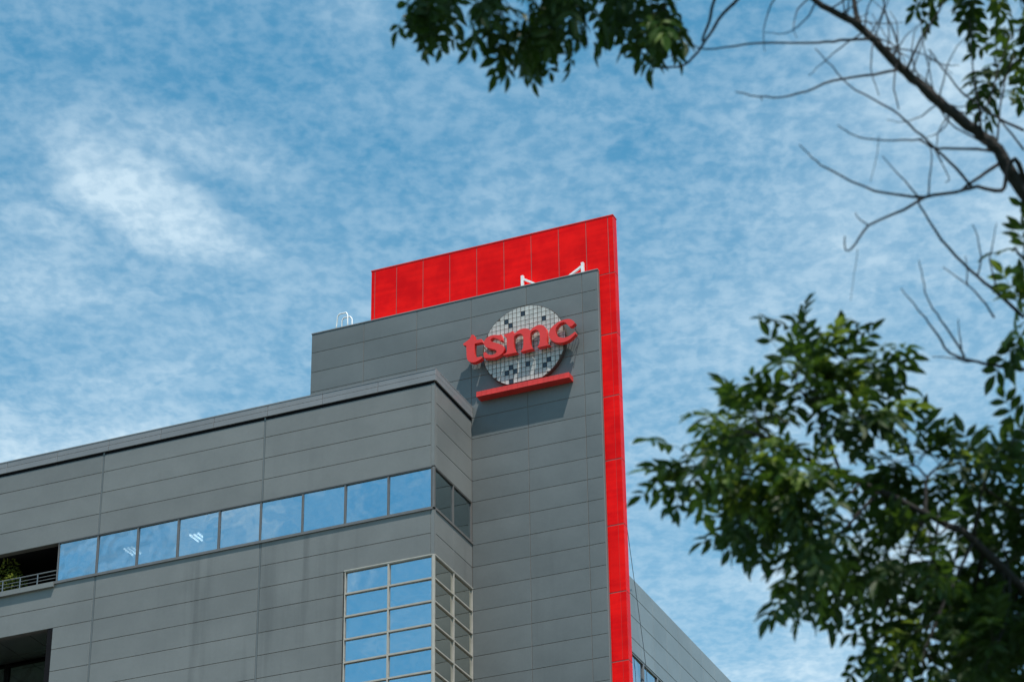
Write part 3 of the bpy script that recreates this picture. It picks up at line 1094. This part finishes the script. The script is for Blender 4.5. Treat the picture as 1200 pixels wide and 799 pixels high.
def smooth_path(P, sub=4):
    P = [np.array(p, float) for p in P]
    out = []
    for i in range(len(P) - 1):
        p0 = P[i - 1] if i else P[0] * 2 - P[1]
        p1, p2 = P[i], P[i + 1]
        p3 = P[i + 2] if i + 2 < len(P) else P[-1] * 2 - P[-2]
        for k in range(sub):
            t = k / sub
            out.append(0.5 * (2 * p1 + (p2 - p0) * t + (2 * p0 - 5 * p1 + 4 * p2 - p3) * t * t + (3 * p1 - p0 - 3 * p2 + p3) * t ** 3))
    out.append(P[-1])
    return out


def limb(P, r0, r1, name='branch', n=8, sub=4, wob=0.004):
    Q = smooth_path(P, sub)
    m = len(Q)
    Q = [q + np.array([rng.uniform(-wob, wob) for _ in range(3)]) if 0 < i < m - 1 else q for i, q in enumerate(Q)]
    R = [(r0 + (r1 - r0) * (i / (m - 1)) ** 0.9) * rng.uniform(0.93, 1.08) for i in range(m)]
    MB().tube(Q, R, n).build(name, M['bark'], T, True)
    return Q


def px(pts, d0, d1):
    n = len(pts)
    return [at(u, v, d0 + (d1 - d0) * i / (n - 1)) for i, (u, v) in enumerate(pts)]


# trunk out of frame, two limbs entering the picture
fork = foot + np.array([-0.10, 0.05, 4.0])
trunk = limb([foot, foot + np.array([0.03, 0, 1.2]), foot + np.array([-0.03, 0.03, 2.6]), fork, fork + np.array([0.05, 0.1, 1.3]), fork + np.array([0.0, 0.2, 2.6]), fork + np.array([0.1, 0.3, 4.2])], 0.15, 0.05, 'trunk', 14, 5, 0.006)
up_limb = limb([fork + np.array([0, 0, 0.2]), at(1420, 470, 9.9)] + px([(1290, 335), (1200, 225), (1169, 176), (1151, 159), (1115, 132), (1085, 105), (1054, 78), (1024, 48), (1000, 27), (964, 6), (935, -14), (880, -60), (800, -110)], 9.95, 10.2), 0.033, 0.008, n=10)
D = 10.05
branches = [
    # (points, start radius, end radius, depth start, depth end)
    ([(1008, 32), (1002, 8), (997, -30), (985, -90)], 0.013, 0.008, 10.08, 10.3),
    ([(1018, 46), (985, 48), (958, 50), (904, 50.5), (862, 54), (826, 58), (803, 47)], 0.0065, 0.0030, 10.08, 9.7),
    ([(900, -50), (868, -5), (848, 16), (832, 40), (817, 62), (802, 77), (775, 80)], 0.009, 0.0045, 10.2, 9.95),
    ([(860, -80), (838, -4), (831, 25), (823, 48)], 0.008, 0.006, 10.25, 10.1),
    ([(1052, 82), (1012, 89), (976, 95), (946, 107), (916, 114), (889, 113), (862, 108)], 0.0065, 0.0026, 10.05, 9.6),
    ([(890, 113), (893, 118)], 0.003, 0.002, 9.65, 9.65),
    ([(1140, 221), (1120, 198), (1097, 174), (1073, 153), (1054, 135), (1024, 117), (994, 99), (975, 78), (955, 57)], 0.0070, 0.0022, 9.95, 9.7),
    ([(1080, 163), (1048, 165), (1012, 162), (995, 156), (982, 147)], 0.0045, 0.0022, 9.9, 9.75),
    ([(1168, 178), (1132, 174), (1097, 174), (1078, 164)], 0.0070, 0.0045, 9.98, 9.9),
    ([(1203, 214), (1189, 186), (1179, 206), (1174, 224), (1145, 219), (1120, 225), (1084, 231), (1060, 246), (1018, 264), (1003, 286), (991, 294), (990, 277)], 0.012, 0.0028, 9.97, 9.7),
    ([(1171, 192), (1148, 207), (1126, 224)], 0.009, 0.006, 9.97, 9.9),
    ([(1082, 231), (1048, 228), (1012, 219), (970, 198), (952, 185), (937, 170)], 0.0065, 0.0024, 9.85, 9.6),
    ([(1078, 233), (1060, 212), (1034, 183)], 0.0045, 0.0020, 9.85, 9.7),
    ([(1088, 229), (1090, 205), (1092, 180), (1088, 168)], 0.004, 0.0022, 9.86, 9.9),
    ([(1018, 264), (1007, 257), (1003, 249)], 0.0035, 0.0020, 9.75, 9.75),
    ([(1200, 372), (1169, 344), (1145, 324), (1120, 300), (1096, 270), (1078, 240), (1076, 232)], 0.0085, 0.004, 9.9, 9.85),
    ([(1165, 372), (1150, 350), (1132, 333), (1105, 313)], 0.005, 0.0022, 9.85, 9.7),
    ([(1134, 335), (1133, 315), (1131, 300)], 0.0035, 0.0018, 9.78, 9.75),
    ([(1230, 440), (1200, 433), (1170, 429), (1145, 424), (1114, 413), (1098, 392), (1084, 373), (1070, 355), (1056, 338)], 0.0095, 0.0022, 9.95, 9.65),
    ([(1130, 418), (1114, 391), (1098, 368), (1087, 349), (1081, 326), (1077, 305)], 0.0055, 0.0020, 9.8, 9.65),
    ([(1146, 424), (1128, 423), (1110, 418), (1092, 418)], 0.0045, 0.0018, 9.85, 9.75),
    ([(1127, 409), (1124, 392), (1123, 374)], 0.0035, 0.0020, 9.8, 9.75),
    ([(1200, 153), (1172, 140), (1155, 129), (1127, 108), (1105, 80), (1088, 58)], 0.007, 0.003, 10.2, 10.1),
    ([(1062, 84), (1072, 60), (1084, 38), (1100, 14), (1112, -10)], 0.0065, 0.0035, 10.05, 10.1),
    ([(1056, 80), (1052, 52), (1040, 20), (1034, -5)], 0.0055, 0.003, 10.05, 10.15),
    ([(1152, 160), (1146, 120), (1140, 78), (1136, 22)], 0.0060, 0.0025, 9.98, 10.1),
    ([(1165, 172), (1120, 150), (1098, 118), (1084, 60), (1078, 20)], 0.0045, 0.002, 9.97, 10.2),
    ([(1140, 150), (1160, 118), (1170, 80), (1185, 40)], 0.0050, 0.002, 9.98, 10.2),
    ([(1050, 76), (1048, 105), (1053, 128)], 0.004, 0.003, 10.05, 9.9),
    ([(1024, 48), (1020, 80), (1030, 112)], 0.0035, 0.002, 10.08, 9.9),
    ([(1050, 58), (1036, 40), (1022, 16)], 0.0028, 0.0016, 10.06, 10.2),
    ([(1086, 68), (1106, 76), (1124, 77)], 0.003, 0.0016, 10.1, 10.2),
    ([(1200, 176), (1180, 150), (1160, 132), (1138, 126)], 0.0055, 0.003, 10.1, 10.2),
    ([(1190, 60), (1178, 95), (1172, 130), (1168, 172)], 0.003, 0.005, 10.2, 9.98),
    ([(1145, 324), (1150, 300), (1142, 268), (1139, 264)], 0.0038, 0.0018, 9.88, 9.75),
    ([(1169, 344), (1160, 305), (1164, 285), (1168, 262)], 0.004, 0.0018, 9.9, 9.8),
    ([(1005, 292), (1001, 320), (997, 352)], 0.0016, 0.001, 9.7, 9.7),
    ([(1095, 175), (1112, 208), (1108, 214)], 0.003, 0.002, 9.95, 9.85),
    ([(1030, 160), (1026, 190), (1020, 214)], 0.0016, 0.0012, 9.8, 9.8),
]
br = random.Random(11)
for _ in range(34):                       # thin bare side shoots of the limb
    i = br.randrange(24, 50)
    c = up_limb[min(i, len(up_limb) - 1)] - np.array([0, 0, CZ])
    z = c @ FW
    u0, v0 = 600 + F * (c @ RT) / z, 399.5 - F * (c @ UP) / z
    a = br.choice((-1.9, -1.5, -1.2, -0.8, 2.3, 0.4)) + br.uniform(-0.3, 0.3)
    L_ = br.uniform(45, 95)
    bend = br.uniform(-0.5, 0.5)
    branches.append(([(u0, v0), (u0 + L_ * 0.4 * math.cos(a), v0 + L_ * 0.4 * math.sin(a)), (u0 + L_ * 0.75 * math.cos(a + bend * 0.5), v0 + L_ * 0.75 * math.sin(a + bend * 0.5)), (u0 + L_ * math.cos(a + bend), v0 + L_ * math.sin(a + bend))], 0.0040, 0.0014, z, z + br.uniform(-0.3, 0.3)))
for pts, r0, r1, d0, d1 in branches:
    limb(px(pts, d0, d1), r0 * 0.88, r1 * 0.85, n=7, sub=3, wob=0.0025)

# leafy limbs: (points, r0, r1, d0, d1)
leafy = {
    'low': [fork] + px([(1370, 830), (1290, 755), (1200, 688), (1140, 632), (1085, 602), (1030, 575), (985, 556), (940, 535), (905, 522), (868, 520)], 9.6, 9.5),
}
low = limb(leafy['low'], 0.023, 0.0045, n=9)


def near(Q, u, v):
    best, bi = 1e9, 0
    for i, q in enumerate(Q):
        c = q - np.array([0, 0, CZ])
        z = c @ FW
        uu, vv = 600 + F * (c @ RT) / z, 399.5 - F * (c @ UP) / z
        e_ = (uu - u) ** 2 + (vv - v) ** 2
        if e_ < best:
            best, bi = e_, i
    return Q[bi]


def depth(p):
    return float((np.array(p) - np.array([0, 0, CZ])) @ FW)


subs = []


def sub_limb(src, pts, dd, r0=0.008):
    s = near(src, *pts[0])
    d0 = depth(s)
    n = len(pts)
    P = [s] + [at(u, v, d0 + dd * (i + 1) / n) for i, (u, v) in enumerate(pts[1:])]
    Q = limb(P, r0, 0.0022, n=6, sub=4)
    subs.append(Q)
    return Q


s1 = sub_limb(low, [(985, 556), (965, 505), (955, 465), (960, 435), (962, 412)], 0.3)
sub_limb(s1, [(958, 465), (985, 445), (1010, 432)], 0.3, 0.005)
sub_limb(s1, [(962, 480), (940, 460), (930, 440)], -0.2, 0.005)
sub_limb(s1, [(970, 510), (995, 495), (1012, 485)], -0.3, 0.005)
s2 = sub_limb(low, [(940, 535), (905, 515), (880, 508), (860, 510)], -0.3)
sub_limb(s2, [(905, 515), (890, 500), (880, 490)], 0.3, 0.004)
sub_limb(low, [(905, 522), (865, 535), (835, 545), (812, 552)], 0.2, 0.005)
sub_limb(low, [(880, 520), (870, 550), (868, 580)], -0.2, 0.005)
sub_limb(low, [(985, 556), (940, 585), (910, 600), (885, 608)], 0.4)
sub_limb(low, [(960, 545), (940, 565), (925, 570)], -0.5, 0.005)
sub_limb(low, [(1010, 566), (975, 600), (955, 610)], -0.6, 0.005)
sub_limb(low, [(1030, 575), (985, 625), (955, 655), (940, 670)], -0.4)
sub_limb(low, [(1050, 585), (1010, 650), (985, 685), (970, 690)], 0.4)
sub_limb(low, [(1085, 602), (1050, 680), (1030, 730), (1025, 760)], 0.3)
sub_limb(low, [(1070, 595), (1040, 640), (1030, 690)], 0.7)
sub_limb(low, [(1140, 632), (1110, 700), (1085, 760), (1080, 810)], -0.4)
sub_limb(low, [(1200, 688), (1170, 740), (1150, 800)], 0.5)
sub_limb(low, [(1160, 650), (1140, 700), (1120, 760)], 0.9)
s3 = sub_limb(low, [(1085, 602), (1085, 565), (1100, 545), (1120, 530)], 0.5)
sub_limb(s3, [(1090, 560), (1070, 545), (1055, 550)], 0.3, 0.005)
s4 = sub_limb(low, [(1140, 632), (1150, 580), (1165, 545), (1185, 520)], -0.2)
sub_limb(s4, [(1155, 570), (1185, 595), (1205, 600)], 0.4, 0.005)
sub_limb(low, [(1200, 688), (1215, 620), (1235, 570), (1250, 520)], 0.4)
sub_limb(low, [(1110, 615), (1085, 640), (1060, 650)], -0.6, 0.005)
sub_limb(low, [(1180, 665), (1150, 665), (1120, 665)], 0.6, 0.005)
sub_limb(low, [(1190, 680), (1175, 630), (1180, 600)], 0.8, 0.005)
sub_limb(low, [(1250, 720), (1230, 770), (1220, 830)], -0.3)
sub_limb(low, [(1220, 700), (1200, 740), (1190, 770)], 0.5)
for (a_, b_) in (((1150, 640), (1130, 720)), ((1190, 680), (1160, 770)), ((1120, 620), (1095, 730)), ((1210, 695), (1195, 800)), ((1100, 610), (1060, 790)), ((1230, 705), (1190, 720)), ((1170, 660), (1175, 700))):
    sub_limb(low, [a_, ((a_[0] + b_[0]) / 2 + 6, (a_[1] + b_[1]) / 2), b_], rng.uniform(-0.7, 0.9), 0.005)
n_low = len(subs)
# top-left spray hanging from branches above the frame
top = limb(px([(800, -110), (760, -70), (700, -55), (640, -45), (580, -40), (520, -35)], 10.2, 9.9), 0.012, 0.004, n=7)
sub_limb(top, [(508, -35), (500, -34), (498, -13)], 0.0, 0.004)
sub_limb(top, [(548, -38), (533, -36), (523, -3)], 0.3, 0.004)
sub_limb(top, [(598, -42), (590, -23), (586, 4), (586, 22)], -0.2, 0.004)
sub_limb(top, [(628, -45), (628, -18), (622, 12), (618, 34)], 0.2, 0.004)
sub_limb(top, [(678, -52), (676, -36), (674, 4)], 0.0, 0.004)
sub_limb(top, [(718, -60), (720, -36), (721, -8)], 0.3, 0.004)
sub_limb(top, [(751, -75), (758, -36), (762, 7), (763, 20)], -0.2, 0.004)
sub_limb(top, [(648, -47), (653, -36), (650, -8)], -0.5, 0.004)
sub_limb(top, [(578, -40), (568, -36), (558, -13)], -0.4, 0.004)
sub_limb(top, [(708, -58), (703, -46), (733, -16)], 0.5, 0.004)
sub_limb(top, [(628, -45), (640, -20), (643, 4)], -0.3, 0.004)
sub_limb(top, [(778, -100), (786, -40), (778, 0), (776, 14)], 0.1, 0.004)
n_top = len(subs)
# right-hand sprays
rt_l = limb([fork + np.array([0, 0.1, 1.2])] + px([(1380, 300), (1300, 200), (1250, 90), (1215, 20), (1170, -30), (1110, -40)], 10.3, 10.5), 0.035, 0.006, n=8)
sub_limb(rt_l, [(1250, 90), (1215, 75), (1195, 72), (1185, 76)], 0.0, 0.004)
sub_limb(rt_l, [(1215, 20), (1200, 30), (1185, 38)], 0.2, 0.004)
sub_limb(rt_l, [(1170, -30), (1155, -22), (1148, -15)], 0.0, 0.004)
sub_limb(rt_l, [(1120, -40), (1112, -32), (1104, -26)], 0.0, 0.004)
sub_limb(rt_l, [(1170, -30), (1190, -10), (1200, 5)], 0.0, 0.004)
rr = limb([fork + np.array([0, 0, 0.9])] + px([(1340, 400), (1270, 360), (1225, 330), (1200, 305), (1188, 290)], 10.0, 10.0), 0.02, 0.004, n=7)
sub_limb(rr, [(1240, 340), (1215, 370), (1202, 384)], -0.2, 0.004)
sub_limb(rr, [(1205, 310), (1202, 302), (1200, 296)], 0.0, 0.004)
n_right = len(subs)

variants = []
vr = random.Random(5)
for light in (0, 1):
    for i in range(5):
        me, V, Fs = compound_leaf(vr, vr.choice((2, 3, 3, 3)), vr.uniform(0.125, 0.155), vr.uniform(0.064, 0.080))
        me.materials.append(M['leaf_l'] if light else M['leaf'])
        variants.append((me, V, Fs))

placed = []                    # (matrix, variant)
twigs = MB()


def add_leaf(p, d, light=False):
    d = Vector(d).normalized()
    up = Vector((rng.uniform(-0.5, 0.5), rng.uniform(-0.5, 0.5), 1.0)).normalized()
    y = up.cross(d)
    if y.length < 1e-3:
        y = d.orthogonal()
    y.normalize()
    z = d.cross(y)
    s = rng.uniform(0.72, 1.12)
    mtx = Matrix(((d.x * s, y.x * s, z.x * s, p[0]), (d.y * s, y.y * s, z.y * s, p[1]), (d.z * s, y.z * s, z.z * s, p[2]), (0, 0, 0, 1)))
    placed.append((mtx, rng.randrange(5) + (5 if light else 0)))


def spray(p0, d, L, nl, light, droop):
    """a leafy twig"""
    d = Vector(d).normalized()
    P = [Vector(p0)]
    cur = d.copy()
    for i in range(4):
        P.append(P[-1] + cur * (L / 4))
        cur = (cur + Vector((rng.uniform(-0.2, 0.2), rng.uniform(-0.2, 0.2), rng.uniform(-0.15, 0.15) - droop * 0.25))).normalized()
    twigs.tube(P, [0.0026, 0.0023, 0.002, 0.0016, 0.0012], 5, False)
    for i in range(nl):
        t = 0.3 + 0.7 * (i + 0.5) / nl
        k = min(3, int(t * 4))
        q = P[k].lerp(P[k + 1], t * 4 - k)
        dirv = (P[k + 1] - P[k]).normalized()
        side = dirv.cross(Vector((rng.uniform(-1, 1), rng.uniform(-1, 1), rng.uniform(-1, 1)))).normalized()
        ld = dirv * rng.uniform(0.2, 0.9) + side * rng.uniform(0.6, 1.0) + Vector((0, 0, -droop * rng.uniform(0.1, 0.9)))
        add_leaf(q, ld, light)
    add_leaf(P[-1], cur, light)


for si, Q in enumerate(subs):
    n = len(Q)
    if si < n_low:
        per, nl, dr = 6, 3, 0.45
    elif si < n_top:
        per, nl, dr = 4, 2, 1.0
    else:
        per, nl, dr = 3, 2, 0.5
    for k in range(per):
        t = 0.30 + 0.70 * (k + rng.random()) / per
        i = min(n - 2, int(t * (n - 1)))
        p = Q[i]
        tan = Vector(Q[i + 1] - Q[i]).normalized()
        d = tan * rng.uniform(0.3, 1.0) + Vector((rng.uniform(-1, 1), rng.uniform(-1, 1), rng.uniform(-0.5, 0.9 if dr < 0.9 else 0.1))) * 0.8
        c = p - np.array([0, 0, CZ])
        uu = 600 + F * (c @ RT) / (c @ FW)
        spray(p, d, rng.uniform(0.06, 0.15), nl, rng.random() < (0.10 if si >= n_low else 0.5 if uu < 960 else 0.08) if si < n_top else rng.random() < 0.6, dr)  # paler leaves more frequent at left, sunlit foliage put into the colour
    spray(Q[-1], Vector(Q[-1] - Q[-3]), 0.08, nl, False, dr)
# unseen rest of crown, round trunk and overhead, added to shade visible leaves
top_limbs = []
for (lat, fwd, hgt) in ((2.1, 7.6, 8.6), (0.1, 7.1, 9.2), (2.6, 6.8, 8.2), (3.4, 7.6, 9.2), (4.6, 8.6, 8.6), (1.2, 8.4, 9.6), (-0.6, 7.8, 9.2), (4.4, 10.2, 8.0), (2.6, 8.6, 10.2), (-1.4, 8.4, 9.6)):
    e_ = _r * lat + fh * fwd + np.array([0, 0, hgt])
    s_ = fork + np.array([0.05, 0.12, rng.uniform(1.6, 3.8)]) if lat > 1.5 else up_limb[-3]
    m_ = s_ * 0.5 + e_ * 0.5 + np.array([0, 0, 0.5])
    c = m_ - np.array([0, 0, CZ])
    top_limbs.append(limb([s_, m_, e_], 0.03, 0.006, n=7, sub=6))
for Q in top_limbs:
    for k in range(110):
        i = rng.randrange(2, len(Q))
        p = Q[i] + np.array([rng.gauss(0, 0.42), rng.gauss(0, 0.42), rng.gauss(0, 0.28)])
        c = p - np.array([0, 0, CZ])
        z = c @ FW
        uu, vv = 600 + F * (c @ RT) / z, 399.5 - F * (c @ UP) / z
        if -150 < vv < 950 and uu < 1330:
            continue
        if vv >= -150 and uu < 1330:
            continue
        spray(p, Vector((rng.uniform(-1, 1), rng.uniform(-1, 1), rng.uniform(-0.4, 0.5))), 0.28, 5, False, 0.5)
tw_o = twigs.build('twigs', M['bark'], T, True)
tag(tw_o, None, kind='stuff')


def score(mtx):
    c = np.array(mtx.translation) - np.array([0, 0, CZ])
    z = c @ FW
    uu, vv = 600 + F * (c @ RT) / z, 399.5 - F * (c @ UP) / z
    inside = -10 < uu < 1210 and -10 < vv < 809
    return (0 if inside else 1, z)


placed.sort(key=lambda q: score(q[0]))
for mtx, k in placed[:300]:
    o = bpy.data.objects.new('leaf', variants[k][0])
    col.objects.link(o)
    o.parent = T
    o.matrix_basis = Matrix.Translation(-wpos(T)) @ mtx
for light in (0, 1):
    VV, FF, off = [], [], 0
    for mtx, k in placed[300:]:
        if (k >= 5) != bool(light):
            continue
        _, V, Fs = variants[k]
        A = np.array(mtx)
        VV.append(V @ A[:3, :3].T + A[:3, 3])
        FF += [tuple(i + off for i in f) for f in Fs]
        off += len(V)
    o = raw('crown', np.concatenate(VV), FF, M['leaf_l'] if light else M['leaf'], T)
    tag(o, None, kind='stuff')

# ------------------------------------------------------------------ shrubs on the balcony
def shrub(u, v, rx, rz, n, label, seed):
    q = random.Random(seed)
    y = YL + 0.55
    c = onY(u, v, y)
    zf = ZB1 + 0.8
    E_ = empty('balcony_shrub', (c[0], y, zf), label, 'shrub')
    MB().tube([(c[0], y, zf), (c[0] + 0.03, y, (zf + c[2]) / 2), (c[0], y + 0.02, c[2])], [0.03, 0.024, 0.012], 7).build('stem', M['bark'], E_, True)
    V, Fs = [], []
    for _ in range(n):
        while True:
            a = Vector((q.uniform(-1, 1), q.uniform(-1, 1), q.uniform(-1, 1)))
            if a.length < 1 and a.length > 0.25:
                break
        b = Vector((c[0] + a.x * rx, y + a.y * min(rx, 0.42), c[2] + a.z * rz * (1 + 0.25 * math.sin(a.x * 7 + seed))))
        d = Vector((a.x + q.uniform(-0.6, 0.6), a.y + q.uniform(-0.6, 0.6), a.z * 0.6 + q.uniform(-0.5, 0.6)))
        leaflet(V, Fs, b, d, Vector((q.uniform(-0.5, 0.5), q.uniform(-0.6, 0.2), 1)), q.uniform(0.09, 0.17), q.uniform(0.035, 0.06), q)
    o = raw('foliage', [tuple(p) for p in V], Fs, M['shrub'], E_)
    tag(o, None, kind='stuff')


shrub(0, 674, 0.72, 0.60, 520, 'taller yellow-green shrub behind the balcony railing', 3)
shrub(17, 685, 0.42, 0.34, 260, 'low rounded shrub behind the balcony railing, beside the taller one', 4)
